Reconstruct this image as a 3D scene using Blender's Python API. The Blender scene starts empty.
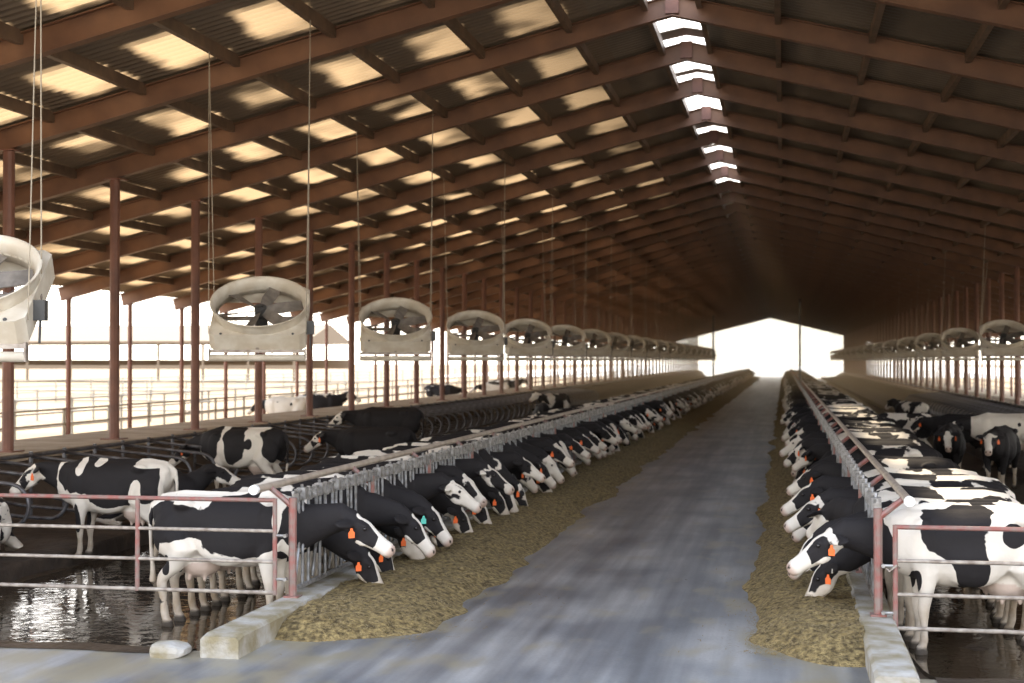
import bpy, bmesh, math, random
from mathutils import Vector, Matrix, noise
import numpy as np
S = bpy.context.scene
COL = S.collection
R = math.radians
# ------------------------------------------------------------------ camera
cd = bpy.data.cameras.new('camera'); cam = bpy.data.objects.new('camera', cd); COL.objects.link(cam)
cam.location = (0, 0, 2.8)
cam.rotation_euler = (R(90.73), 0, R(10.62))
cd.lens = 50.98; cd.sensor_width = 36; cd.sensor_fit = 'HORIZONTAL'
cd.clip_end = 3000
cd.dof.use_dof = True; cd.dof.focus_distance = 16.5; cd.dof.aperture_fstop = 1.8
S.camera = cam
# ------------------------------------------------------------------ sky, sun, exposure
w = bpy.data.worlds.new('sky'); S.world = w; w.use_nodes = True
nt = w.node_tree; nt.nodes.clear()
out = nt.nodes.new('ShaderNodeOutputWorld'); bg = nt.nodes.new('ShaderNodeBackground')
tc = nt.nodes.new('ShaderNodeTexCoord'); sx = nt.nodes.new('ShaderNodeSeparateXYZ'); cr = nt.nodes.new('ShaderNodeValToRGB')
nt.links.new(tc.outputs['Generated'], sx.inputs[0]); nt.links.new(sx.outputs['Z'], cr.inputs[0])
cr.color_ramp.elements[0].position = 0.0; cr.color_ramp.elements[0].color = (1.0, 0.93, 0.80, 1)
cr.color_ramp.elements[1].position = 0.6; cr.color_ramp.elements[1].color = (0.66, 0.78, 1.0, 1)
e = cr.color_ramp.elements.new(0.18); e.color = (1.0, 0.97, 0.93, 1)
nt.links.new(cr.outputs[0], bg.inputs[0]); nt.links.new(bg.outputs[0], out.inputs[0])
bg.inputs[1].default_value = 3.2
sl = bpy.data.lights.new('sun', 'SUN'); so = bpy.data.objects.new('sun', sl); COL.objects.link(so)
sl.energy = 6.0; sl.angle = R(1.5); sl.color = (1.0, 0.84, 0.62)
# sun stands ahead and to the left: light travels towards +X, -Y, down
d = Vector((0.42, -0.55, -0.86)).normalized()
so.rotation_euler = d.to_track_quat('-Z', 'Y').to_euler()
S.view_settings.view_transform = 'Standard'; S.view_settings.look = 'None'
S.view_settings.gamma = 1.0; S.view_settings.use_curve_mapping = False
S.view_settings.exposure = 0.45
# ------------------------------------------------------------------ constants of the place
RX = -2.13           # ridge line
M = 0.25             # roof pitch
def zr(x): return 9.52 - M * abs(x - RX)     # underside of the rafters
Y0, YS, NF = 11.40, 4.24, 54
Y1 = Y0 + YS * (NF - 1)
XL, XRT = -5.26, 0.93                         # feed fences
FLO = -0.2                                    # cow alley level
PL, PR = -13.8, 9.4                           # inner post rows
OL, OR = -21.5, 17.3                          # outer post rows
GATEY = 15.1
rnd = random.Random(7)
# ------------------------------------------------------------------ material helpers
def mat(name, col=(.5, .5, .5), rough=.6, metal=0, var=0.0, scale=6, col2=None, bump=0, bscale=30, stretch=None, spec=None, detail=4):
    m = bpy.data.materials.new(name); m.use_nodes = True
    n = m.node_tree.nodes; l = m.node_tree.links
    b = n['Principled BSDF']; b.inputs['Roughness'].default_value = rough; b.inputs['Metallic'].default_value = metal
    if spec is not None: b.inputs['Specular IOR Level'].default_value = spec
    b.inputs['Base Color'].default_value = (*col, 1)
    t = n.new('ShaderNodeTexCoord'); mp = n.new('ShaderNodeMapping'); l.new(t.outputs['Object'], mp.inputs[0])
    if stretch: mp.inputs['Scale'].default_value = stretch
    if col2 is None and var: col2 = tuple(c * (1 - var) for c in col)
    if col2 is not None:
        nz = n.new('ShaderNodeTexNoise'); nz.inputs['Scale'].default_value = scale; nz.inputs['Detail'].default_value = detail
        l.new(mp.outputs[0], nz.inputs['Vector'])
        r = n.new('ShaderNodeValToRGB'); r.color_ramp.elements[0].position = .36; r.color_ramp.elements[1].position = .64
        r.color_ramp.elements[0].color = (*col2, 1); r.color_ramp.elements[1].color = (*col, 1)
        l.new(nz.outputs['Fac'], r.inputs[0]); l.new(r.outputs[0], b.inputs['Base Color'])
    if bump:
        nb = n.new('ShaderNodeTexNoise'); nb.inputs['Scale'].default_value = bscale; nb.inputs['Detail'].default_value = 5
        l.new(mp.outputs[0], nb.inputs['Vector'])
        bp = n.new('ShaderNodeBump'); bp.inputs['Strength'].default_value = bump; bp.inputs['Distance'].default_value = .05
        l.new(nb.outputs['Fac'], bp.inputs['Height']); l.new(bp.outputs[0], b.inputs['Normal'])
    return m
MT = {}
MT['oxide'] = mat('red_oxide_steel', (.20, .085, .055), .55, 0, scale=2.2, col2=(.13, .055, .038), bump=.1, bscale=20)
MT['beam'] = mat('painted_beam', (.20, .095, .048), .5, 0, scale=1.2, col2=(.12, .055, .030), bump=.08, bscale=12)
MT['purlin'] = mat('purlin_steel', (.17, .11, .07), .5, 0, scale=3, col2=(.10, .065, .042))
MT['galv'] = mat('galvanised_pipe', (.36, .35, .34), .42, .45, scale=12, col2=(.18, .17, .16))
MT['bar'] = mat('dull_bar', (.26, .27, .29), .42, .4, scale=12, col2=(.13, .125, .12))
MT['galv_dirty'] = mat('worn_pipe', (.42, .37, .32), .5, .3, scale=9, col2=(.22, .18, .15))
MT['redpipe'] = mat('worn_red_pipe', (.27, .095, .08), .5, .1, scale=9, col2=(.22, .17, .15))
MT['neck'] = mat('neck_rail_pipe', (.50, .43, .36), .45, .3, scale=5, col2=(.36, .29, .23))
MT['darkpipe'] = mat('dark_stall_pipe', (.13, .13, .14), .4, .4, scale=8, col2=(.07, .06, .06))
MT['white'] = mat('fan_shell', (.66, .61, .52), .45, 0, scale=4, col2=(.54, .47, .37))
MT['blade'] = mat('fan_blade', (.24, .21, .18), .5, .3, scale=8, col2=(.16, .14, .12))
MT['dark'] = mat('dark_motor', (.05, .05, .05), .5)
MT['cable'] = mat('cable', (.32, .27, .2), .6)
MT['plug'] = mat('white_plug', (.85, .85, .85), .4)
MT['curb'] = mat('curb_concrete', (.42, .40, .37), .85, 0, scale=3.5, col2=(.24, .20, .12), bump=.4, bscale=25)
MT['ledge'] = mat('dry_ledge', (.42, .33, .24), .9, 0, scale=1.2, col2=(.28, .21, .14), bump=.5, bscale=9)
MT['dirt'] = mat('dark_bedding', (.085, .060, .042), .95, 0, scale=1.6, col2=(.045, .032, .024), bump=.9, bscale=6)
MT['tan'] = mat('sunlit_ground', (.35, .25, .14), .95, 0, scale=.15, col2=(.26, .18, .10), bump=.2, bscale=2)
MT['barn'] = mat('far_barn', (.20, .15, .10), .8)
MT['tag'] = mat('orange_tag', (.85, .16, .03), .45)
MT['tagt'] = mat('teal_tag', (.10, .55, .45), .45)
MT['tagy'] = mat('yellow_tag', (.80, .65, .05), .45)
MT['eye'] = mat('eye', (.012, .010, .010), .08)
MT['hoof'] = mat('hoof', (.05, .04, .03), .6)
MT['silage2'] = mat('straw_bits', (.32, .24, .12), .8)

def nodes(m): return m.node_tree.nodes, m.node_tree.links
# feed lane: bluish worn concrete with long wheel streaks
def lane_mat():
    m = mat('lane_concrete', (.36, .38, .40), .6); n, l = nodes(m); b = n['Principled BSDF']
    t = n.new('ShaderNodeTexCoord')
    def nz(sc, st, det=5):
        mp = n.new('ShaderNodeMapping'); mp.inputs['Scale'].default_value = st; l.new(t.outputs['Object'], mp.inputs[0])
        k = n.new('ShaderNodeTexNoise'); k.inputs['Scale'].default_value = sc; k.inputs['Detail'].default_value = det; l.new(mp.outputs[0], k.inputs['Vector']); return k.outputs['Fac']
    def ramp(src, p0, p1, c0, c1):
        r = n.new('ShaderNodeValToRGB'); e = r.color_ramp.elements; e[0].position = p0; e[1].position = p1; e[0].color = (*c0, 1); e[1].color = (*c1, 1); l.new(src, r.inputs[0]); return r.outputs[0]
    a = ramp(nz(1.0, (2.2, .05, 1)), .38, .62, (.15, .158, .172), (.28, .285, .295))
    c = ramp(nz(1.0, (7, .3, 1)), .35, .65, (.80, .80, .80), (1.1, 1.1, 1.1))
    p = ramp(nz(.8, (1, .6, 1), 8), .40, .62, (.62, .64, .67), (1.25, 1.22, 1.18))
    f = ramp(nz(30, (1, 1, 1)), .3, .7, (.88, .87, .85), (1.06, 1.06, 1.06))
    x = a
    for y in (c, p, f):
        k = n.new('ShaderNodeMixRGB'); k.blend_type = 'MULTIPLY'; k.inputs[0].default_value = 1; l.new(x, k.inputs[1]); l.new(y, k.inputs[2]); x = k.outputs[0]
    # scattered straw dust, thicker towards both feed strips
    sp = n.new('ShaderNodeSeparateXYZ'); l.new(t.outputs['Object'], sp.inputs[0])
    ab = n.new('ShaderNodeMath'); ab.operation = 'ADD'; ab.inputs[1].default_value = 2.1; l.new(sp.outputs['X'], ab.inputs[0])
    a2 = n.new('ShaderNodeMath'); a2.operation = 'ABSOLUTE'; l.new(ab.outputs[0], a2.inputs[0])
    mr = n.new('ShaderNodeMapRange'); mr.inputs[1].default_value = .6; mr.inputs[2].default_value = 2.6; mr.inputs[3].default_value = -.08; mr.inputs[4].default_value = .10; l.new(a2.outputs[0], mr.inputs[0])
    ad = n.new('ShaderNodeMath'); ad.operation = 'ADD'; l.new(mr.outputs[0], ad.inputs[0]); l.new(nz(2.2, (1, .5, 1), 9), ad.inputs[1])
    rr = ramp(ad.outputs[0], .50, .66, (0, 0, 0), (.75, .75, .75))
    k = n.new('ShaderNodeMixRGB'); l.new(rr, k.inputs[0]); l.new(x, k.inputs[1]); k.inputs[2].default_value = (.26, .225, .15, 1); x = k.outputs[0]
    l.new(x, b.inputs['Base Color'])
    rg = n.new('ShaderNodeMapRange'); rg.inputs[3].default_value = .26; rg.inputs[4].default_value = .42; l.new(nz(1.0, (3, .08, 1)), rg.inputs[0]); l.new(rg.outputs[0], b.inputs['Roughness'])
    return m
MT['lane'] = lane_mat()
def silage_mat():
    m = mat('chopped_feed', (.34, .25, .105), .95, 0, scale=17, col2=(.085, .058, .022), bump=1.0, bscale=40, detail=8); return m
MT['silage'] = silage_mat()
def mud_mat():
    m = mat('wet_manure', (.07, .048, .030), .5, 0, scale=1.2, col2=(.03, .02, .013), bump=.8, bscale=7); n, l = nodes(m); return m
MT['mud'] = mud_mat()
def water_mat():
    m = mat('brown_water', (.035, .024, .014), .04); n, l = nodes(m); b = n['Principled BSDF']
    b.inputs['Specular IOR Level'].default_value = .9
    t = n.new('ShaderNodeTexCoord'); k = n.new('ShaderNodeTexNoise'); k.inputs['Scale'].default_value = 5; k.inputs['Detail'].default_value = 3; k.inputs['Distortion'].default_value = .6
    l.new(t.outputs['Object'], k.inputs['Vector'])
    bp = n.new('ShaderNodeBump'); bp.inputs['Strength'].default_value = .22; bp.inputs['Distance'].default_value = .03; l.new(k.outputs['Fac'], bp.inputs['Height']); l.new(bp.outputs[0], b.inputs['Normal'])
    return m
MT['water'] = water_mat()
MT['sheet'] = mat('roof_sheet', (.19, .15, .11), .5, .15, scale=.8, col2=(.11, .085, .06), stretch=(1, .35, 1))
def light_patch_mat():  # left roof sheet; added translucency stands in for patches of reflected sunlight
    m = bpy.data.materials.new('roof_sheet_light_patches'); m.use_nodes = True; n, l = nodes(m)
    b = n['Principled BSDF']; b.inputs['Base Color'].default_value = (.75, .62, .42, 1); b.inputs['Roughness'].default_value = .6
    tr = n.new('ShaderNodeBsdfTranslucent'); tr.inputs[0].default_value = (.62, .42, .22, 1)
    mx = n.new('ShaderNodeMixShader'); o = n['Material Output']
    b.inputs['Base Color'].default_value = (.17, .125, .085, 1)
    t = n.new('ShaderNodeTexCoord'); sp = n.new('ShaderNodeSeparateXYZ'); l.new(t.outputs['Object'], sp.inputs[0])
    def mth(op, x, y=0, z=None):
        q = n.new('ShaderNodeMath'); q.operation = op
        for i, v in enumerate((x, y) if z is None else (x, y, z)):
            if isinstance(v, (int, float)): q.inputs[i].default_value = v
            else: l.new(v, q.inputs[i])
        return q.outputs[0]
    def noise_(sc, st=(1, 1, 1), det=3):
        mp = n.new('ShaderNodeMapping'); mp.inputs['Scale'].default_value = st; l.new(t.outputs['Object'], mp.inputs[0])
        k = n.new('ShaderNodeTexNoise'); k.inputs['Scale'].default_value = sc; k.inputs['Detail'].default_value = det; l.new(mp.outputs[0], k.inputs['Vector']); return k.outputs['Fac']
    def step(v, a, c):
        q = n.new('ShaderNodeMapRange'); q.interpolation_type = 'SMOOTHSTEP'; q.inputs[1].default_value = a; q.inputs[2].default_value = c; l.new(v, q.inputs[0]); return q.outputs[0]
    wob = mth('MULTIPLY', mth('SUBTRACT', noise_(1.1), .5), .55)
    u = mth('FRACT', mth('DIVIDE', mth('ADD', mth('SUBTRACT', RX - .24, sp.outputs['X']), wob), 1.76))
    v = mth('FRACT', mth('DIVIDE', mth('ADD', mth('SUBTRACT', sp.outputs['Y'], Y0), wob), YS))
    msk = mth('MULTIPLY', mth('MULTIPLY', step(u, .0, .10), mth('SUBTRACT', 1, step(u, .52, .72))), mth('MULTIPLY', step(v, .44, .56), mth('SUBTRACT', 1, step(v, .93, .985))))  # soft-edged light patch shaped into each roof bay
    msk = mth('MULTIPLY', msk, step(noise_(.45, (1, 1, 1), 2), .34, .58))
    near = mth('MULTIPLY', step(mth('SUBTRACT', RX, sp.outputs['X']), .5, 9.0), .75)  # light patches made dimmer towards the ridge
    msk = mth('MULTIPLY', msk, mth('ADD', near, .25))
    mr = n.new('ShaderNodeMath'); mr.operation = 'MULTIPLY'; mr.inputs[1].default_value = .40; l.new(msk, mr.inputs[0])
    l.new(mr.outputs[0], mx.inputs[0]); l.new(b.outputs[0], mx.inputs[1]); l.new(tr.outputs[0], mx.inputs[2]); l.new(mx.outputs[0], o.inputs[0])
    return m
MT['panel'] = light_patch_mat()
def cow_mat():
    m = bpy.data.materials.new('holstein_coat'); m.use_nodes = True; n, l = nodes(m); b = n['Principled BSDF']
    b.inputs['Roughness'].default_value = .75; b.inputs['Specular IOR Level'].default_value = .25
    t = n.new('ShaderNodeTexCoord'); oi = n.new('ShaderNodeObjectInfo')
    mu = n.new('ShaderNodeMath'); mu.operation = 'MULTIPLY'; mu.inputs[1].default_value = 7.37; l.new(oi.outputs['Object Index'], mu.inputs[0])
    cb = n.new('ShaderNodeCombineXYZ'); 
    for i in range(3): l.new(mu.outputs[0], cb.inputs[i])
    va = n.new('ShaderNodeVectorMath'); va.operation = 'ADD'; l.new(t.outputs['Object'], va.inputs[0]); l.new(cb.outputs[0], va.inputs[1])
    k = n.new('ShaderNodeTexNoise'); k.inputs['Scale'].default_value = 1.95; k.inputs['Detail'].default_value = 4; k.inputs['Roughness'].default_value = .46; k.inputs['Distortion'].default_value = .25
    l.new(va.outputs[0], k.inputs['Vector'])
    def attr(a):
        q = n.new('ShaderNodeAttribute'); q.attribute_name = a; return q.outputs['Fac']
    def math_(op, x, y):
        q = n.new('ShaderNodeMath'); q.operation = op
        for i, v in enumerate((x, y)):
            if isinstance(v, (int, float)): q.inputs[i].default_value = v
            else: l.new(v, q.inputs[i])
        return q.outputs[0]
    wn = n.new('ShaderNodeTexWhiteNoise'); wn.noise_dimensions = '1D'; l.new(mu.outputs[0], wn.inputs['W'])
    r2 = wn.outputs['Value']
    v = math_('ADD', k.outputs['Fac'], attr('bias'))
    v = math_('ADD', v, math_('MULTIPLY', math_('SUBTRACT', r2, .5), .16))
    bl = math_('MULTIPLY', attr('blaze'), math_('ADD', .25, math_('MULTIPLY', r2, 1.0)))
    v = math_('SUBTRACT', v, bl)
    rp = n.new('ShaderNodeValToRGB'); rp.color_ramp.elements[0].position = .488; rp.color_ramp.elements[1].position = .503
    l.new(v, rp.inputs[0])
    n2 = n.new('ShaderNodeTexNoise'); n2.inputs['Scale'].default_value = 7; n2.inputs['Detail'].default_value = 4; l.new(va.outputs[0], n2.inputs['Vector'])
    wh = n.new('ShaderNodeMixRGB'); wh.inputs[1].default_value = (.72, .67, .60, 1); wh.inputs[2].default_value = (.30, .22, .14, 1)
    dm = math_('MULTIPLY', attr('dirt'), math_('ADD', .25, n2.outputs['Fac'])); l.new(dm, wh.inputs[0])
    pk = n.new('ShaderNodeMixRGB'); l.new(attr('pink'), pk.inputs[0]); l.new(wh.outputs[0], pk.inputs[1]); pk.inputs[2].default_value = (.46, .34, .28, 1)
    mx = n.new('ShaderNodeMixRGB'); l.new(rp.outputs[0], mx.inputs[0]); l.new(pk.outputs[0], mx.inputs[1]); mx.inputs[2].default_value = (.016, .014, .015, 1)
    # nostrils, ear hollows and hooves are dark
    dk = n.new('ShaderNodeMixRGB'); l.new(attr('nostril'), dk.inputs[0]); l.new(mx.outputs[0], dk.inputs[1]); dk.inputs[2].default_value = (.02, .015, .012, 1)
    l.new(dk.outputs[0], b.inputs['Base Color'])
    nb = n.new('ShaderNodeTexNoise'); nb.inputs['Scale'].default_value = 9; nb.inputs['Detail'].default_value = 4; l.new(t.outputs['Object'], nb.inputs['Vector'])
    bp = n.new('ShaderNodeBump'); bp.inputs['Strength'].default_value = .35; bp.inputs['Distance'].default_value = .03; l.new(nb.outputs['Fac'], bp.inputs['Height']); l.new(bp.outputs[0], b.inputs['Normal'])
    return m
MT['cow'] = cow_mat()
# ------------------------------------------------------------------ mesh helpers
class MB:
    def __init__(s): s.v = []; s.f = []; s.mi = []
    def add(s, vs, fs, k=0):
        o = len(s.v); s.v += [tuple(p) for p in vs]; s.f += [tuple(i + o for i in f) for f in fs]; s.mi += [k] * len(fs); return s
    def box(s, c, d, rot=None, k=0):
        x, y, z = d[0] / 2, d[1] / 2, d[2] / 2
        vs = [Vector((a * x, b * y, g * z)) for a in (-1, 1) for b in (-1, 1) for g in (-1, 1)]
        if rot is not None: vs = [rot @ p for p in vs]
        vs = [p + Vector(c) for p in vs]
        return s.add(vs, [(0, 1, 3, 2), (4, 6, 7, 5), (0, 4, 5, 1), (2, 3, 7, 6), (0, 2, 6, 4), (1, 5, 7, 3)], k)
    def tube(s, pts, r, n=8, k=0, cap=True):
        pts = [Vector(p) for p in pts]; rs = r if isinstance(r, (list, tuple)) else [r] * len(pts)
        vs = []; up = None
        for i, p in enumerate(pts):
            a = pts[max(i - 1, 0)]; b = pts[min(i + 1, len(pts) - 1)]; t = (b - a).normalized()
            if up is None: up = Vector((0, 0, 1)) if abs(t.z) < .9 else Vector((1, 0, 0))
            u = (up - t * up.dot(t)).normalized(); up = u; w_ = t.cross(u)
            for j in range(n):
                an = 2 * math.pi * j / n; vs.append(p + (u * math.cos(an) + w_ * math.sin(an)) * rs[i])
        fs = [(i * n + j, i * n + (j + 1) % n, (i + 1) * n + (j + 1) % n, (i + 1) * n + j) for i in range(len(pts) - 1) for j in range(n)]
        if cap: fs += [tuple(range(n))[::-1], tuple(range((len(pts) - 1) * n, len(pts) * n))]
        return s.add(vs, fs, k)
    def loft(s, rings, n=20, k=0):     # rings: centre, up, side, hh, hw, (power)
        vs = []
        for rg in rings:
            c, u, sd, hh, hw = rg[:5]; pw = rg[5] if len(rg) > 5 else 1.0
            for j in range(n):
                an = 2 * math.pi * j / n; ca, sa = math.cos(an), math.sin(an)
                ca = math.copysign(abs(ca) ** pw, ca); sa = math.copysign(abs(sa) ** pw, sa)
                vs.append(c + u * (ca * hh) + sd * (sa * hw))
        m = len(rings)
        fs = [(i * n + j, i * n + (j + 1) % n, (i + 1) * n + (j + 1) % n, (i + 1) * n + j) for i in range(m - 1) for j in range(n)]
        fs += [tuple(range(n))[::-1], tuple(range((m - 1) * n, m * n))]
        return s.add(vs, fs, k)
    def ell(s, c, r, rot=None, k=0, n=14, m=9):
        vs = []; c = Vector(c)
        for i in range(m + 1):
            th = math.pi * i / m
            for j in range(n):
                ph = 2 * math.pi * j / n
                p = Vector((r[0] * math.sin(th) * math.cos(ph), r[1] * math.sin(th) * math.sin(ph), r[2] * math.cos(th)))
                if rot is not None: p = rot @ p
                vs.append(c + p)
        fs = [(i * n + j, (i + 1) * n + j, (i + 1) * n + (j + 1) % n, i * n + (j + 1) % n) for i in range(m) for j in range(n)]
        return s.add(vs, fs, k)
    def mesh(s, name, mats, smooth=False):
        me = bpy.data.meshes.new(name); me.from_pydata(s.v, [], s.f)
        for m_ in (mats if isinstance(mats, (list, tuple)) else [mats]): me.materials.append(m_)
        if any(s.mi): me.polygons.foreach_set('material_index', s.mi)
        if smooth: me.polygons.foreach_set('use_smooth', [True] * len(me.polygons))
        me.update(); return me
    def build(s, name, mats, parent=None, smooth=False, loc=None):
        o = bpy.data.objects.new(name, s.mesh(name, mats, smooth)); COL.objects.link(o)
        if parent is not None: o.parent = parent
        if loc is not None: o.location = loc
        return o
def tag(o, label, cat=None, group=None, kind=None):
    if label: o['label'] = label
    if cat: o['category'] = cat
    if group: o['group'] = group
    if kind: o['kind'] = kind
    return o
def empty(name, loc, rz=0):
    o = bpy.data.objects.new(name, None); COL.objects.link(o); o.location = loc; o.rotation_euler.z = rz; o.empty_display_size = .3; return o
def dup(root, loc=None, rz=None):
    r = root.copy(); COL.objects.link(r)
    if loc is not None: r.location = loc
    if rz is not None: r.rotation_euler.z = rz
    for ch in list(root.children):
        c = ch.copy(); COL.objects.link(c); c.parent = r
        for g in list(ch.children):
            q = g.copy(); COL.objects.link(q); q.parent = c
    return r
def struct(o): o['kind'] = 'structure'; return o
ORD = ['first', 'second', 'third', 'fourth', 'fifth', 'sixth', 'seventh', 'eighth', 'ninth', 'tenth', 'eleventh', 'twelfth', 'thirteenth', 'fourteenth', 'fifteenth', 'sixteenth', 'seventeenth', 'eighteenth', 'nineteenth', 'twentieth']
def ordn(i):
    if i < 20: return ORD[i]
    tens = {20: 'twenty', 30: 'thirty', 40: 'forty', 50: 'fifty', 60: 'sixty', 70: 'seventy', 80: 'eighty', 90: 'ninety'}
    k = i + 1; t, u = k // 10 * 10, k % 10
    if k >= 100: return 'hundred and ' + ordn(k - 101) if k > 100 else 'hundredth'
    return tens[t] + '-' + ORD[u - 1] if u else tens[t][:-1] + 'ieth'
# ------------------------------------------------------------------ ground and floors
def grid(name, xs, ys, zf, m, smooth=True):
    b = MB(); nx, ny = len(xs), len(ys)
    vs = [(x, y, zf(x, y)) for y in ys for x in xs]
    fs = [(j * nx + i, j * nx + i + 1, (j + 1) * nx + i + 1, (j + 1) * nx + i) for j in range(ny - 1) for i in range(nx - 1)]
    b.add(vs, fs); return b.build(name, m, smooth=smooth)
def lin(a, b, n): return [a + (b - a) * i / (n - 1) for i in range(n)]
def geo(a, b, s0, g):
    r = [a]; s_ = s0
    while r[-1] < b: r.append(r[-1] + s_); s_ *= g
    r[-1] = b; return r
o = MB(); yA, yB, yC = -1.0, 13.2, Y1 + 3; xa, xb, xc, xd = -30.0, XL, XRT, 28.0
o.add([(xa, yA, 0), (xb, yA, 0), (xc, yA, 0), (xd, yA, 0), (xa, yB, 0), (xb, yB, 0), (xc, yB, 0), (xd, yB, 0), (xb, yC, 0), (xc, yC, 0), (xa, yA, -.4), (xd, yA, -.4), (xa, yB, -.4), (xb, yB, -.4), (xc, yB, -.4), (xd, yB, -.4), (xb, yC, -.4), (xc, yC, -.4)],
      [(0, 1, 5, 4), (1, 2, 6, 5), (2, 3, 7, 6), (5, 6, 9, 8), (4, 5, 13, 12), (6, 7, 15, 14), (5, 8, 16, 13), (9, 6, 14, 17), (8, 9, 17, 16), (0, 4, 12, 10), (3, 11, 15, 7), (0, 10, 11, 3)])
struct(o.build('floor', MT['lane']))
ys = geo(13.2, Y1 + 3, .12, 1.035)
def bumpy(a, sc, base): return lambda x, y: base + a * noise.noise(Vector((x * sc, y * sc, 3.1)))
struct(grid('floor_left', lin(-10.35, XL - .08, 44), ys, bumpy(.05, 1.3, FLO - .02), MT['mud']))
struct(grid('floor_right', lin(XRT + .08, 6.0, 44), ys, bumpy(.05, 1.3, FLO - .02), MT['mud']))
def puddle(x0, x1, y0, y1, z, lab, seed):
    b = MB(); n = 70; c = ((x0 + x1) / 2, (y0 + y1) / 2)
    ring = []
    for i in range(n):
        a = 2 * math.pi * i / n; ca, sa = math.cos(a), math.sin(a)
        q = 1 / max(abs(ca), abs(sa)) ** .8 * (1 + .05 * noise.noise(Vector((ca * 3, sa * 3, seed))))
        ring.append((c[0] + ca * q * (x1 - x0) / 2 * .97, c[1] + sa * q * (y1 - y0) / 2, z))
    vs = ring + [(p[0], p[1], z - .05) for p in ring]
    b.add(vs, [tuple(range(n)), tuple(range(n, 2 * n))[::-1]] + [(i, i + n, (i + 1) % n + n, (i + 1) % n) for i in range(n)])
    o = b.build('puddle', MT['water']); tag(o, lab, 'puddle'); return o
puddle(-10.2, XL - .12, 13.45, 27, FLO + .012, 'shallow brown water with bright reflections under the left row of cows behind the pipe gate', 1)
puddle(XRT + .2, 5.6, 13.5, 25, FLO + .012, 'shallow murky water under the cow behind the right pipe gate', 5)
# dark earth lip between water and apron
b = MB()
for x0, x1 in ((-16.0, -5.6), (1.3, 9.0)):
    n = 40; vs = []
    for i in range(n + 1):
        x = x0 + (x1 - x0) * i / n; q = .06 * noise.noise(Vector((x * 1.7, 0, 9)))
        vs += [(x, 13.0 + q, .006), (x, 13.25 + q, .02 + q * .3), (x, 13.62 + q, FLO + .03), (x, 13.7 + q, FLO - .2), (x, 13.0, -.2)]
    b.add(vs, [(i * 5 + j, (i + 1) * 5 + j, (i + 1) * 5 + j + 1, i * 5 + j + 1) for i in range(n) for j in range(4)])
struct(b.build('trim_1', MT['mud']))
# stall platforms, sloping bedding banks and raised ledges (left, right)
def bank(name, xa, xb, xc, zl, sgn):
    prof = [(xa, FLO - .1), (xa, .02), (xa + sgn * .15, .05), ((xa * .5 + xb * .5), .06), (xb, .16), (xc - sgn * .02, zl - .12), (xc, zl - .25)]
    yy = geo(13.2, Y1 + 3, .3, 1.03); vs = []
    P = []
    for (a, za), (c, zc) in zip(prof, prof[1:]):
        for k in range(5): P.append((a + (c - a) * k / 5, za + (zc - za) * k / 5))
    P.append(prof[-1]); n = len(P)
    for y in yy:
        for i, (x, z) in enumerate(P): vs.append((x, y, z + (.05 * noise.noise(Vector((x * 1.5, y * 1.5, 0))) if 6 < i < n - 1 else 0)))
    b = MB(); b.add(vs, [(j * n + i, j * n + i + 1, (j + 1) * n + i + 1, (j + 1) * n + i) for j in range(len(yy) - 1) for i in range(n - 1)])
    return struct(b.build(name, MT['dirt'], smooth=True))
bank('floor_stalls_left', -10.3, -12.5, -13.3, 1.14, -1)
bank('floor_stalls_right', 5.9, 8.0, 8.9, .80, 1)
b = MB(); b.box((-14.5, (13.2 + Y1) / 2, .50), (2.4, Y1 - 13, 1.28)); struct(b.build('wall_left', MT['ledge']))
b = MB(); b.box((10.2, (13.2 + Y1) / 2, .33), (2.6, Y1 - 13, .94)); struct(b.build('wall_right', MT['ledge']))
# open ground outside
b = MB()
for x0, x1 in ((-600, -15.7), (11.5, 600)):
    b.add([(x0, -40, -.02), (x1, -40, -.02), (x1, 900, -.02), (x0, 900, -.02)], [(0, 1, 2, 3)])
b.add([(-15.7, -40, -.02), (11.5, -40, -.02), (11.5, -1, -.02), (-15.7, -1, -.02)], [(0, 1, 2, 3)])
struct(b.build('floor_outside', MT['tan']))
b = MB(); b.add([(-60, Y1 + 3, .0), (60, Y1 + 3, .0), (90, 900, .0), (-90, 900, .0)], [(0, 1, 2, 3)]); struct(b.build('floor_far_yard', mat('glare_yard', (.72, .68, .60), .8)))  # ground coloured paler than the rest to carry the glare outside
# curbs
def curb(x0, x1, y0, cid, h=.22):
    b = MB(); yy = [y0] + geo(y0 + .1, Y1, 1.0, 1.05); vs = []
    for i, y in enumerate(yy):
        q = .012 * noise.noise(Vector((y * 2, x0, 0))); hh = h * (.92 if i == 0 else 1)
        vs += [(x0, y, -.3), (x0 + .0 + q, y, hh - .03), (x0 + .03 + q, y, hh), (x1 - .03 + q, y, hh + q), (x1 + q, y, hh - .03), (x1, y, -.3)]
    b.add(vs, [(i * 6 + j, i * 6 + j + 1, (i + 1) * 6 + j + 1, (i + 1) * 6 + j) for i in range(len(yy) - 1) for j in range(5)] + [(5, 4, 3, 2, 1, 0)])
    return struct(b.build(cid, MT['curb']))
curb(XL - .14, XL + .24, 12.9, 'trim_2'); curb(XRT - .2, XRT + .16, 12.3, 'trim_3')
# broken concrete lump by the left curb end
b = MB(); b.loft([(Vector((-5.72 + t, 12.95, .05)), Vector((0, .1, 1)), Vector((0, 1, 0)), h, ww, .5) for t, h, ww in ((-.18, .03, .08), (-.15, .07, .13), (0, .08, .16), (.12, .06, .15), (.17, .03, .1))], 12)
tag(b.build('concrete_chunk', MT['curb']), 'broken lump of pale concrete lying beside the end of the left curb', 'concrete chunk')
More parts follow.
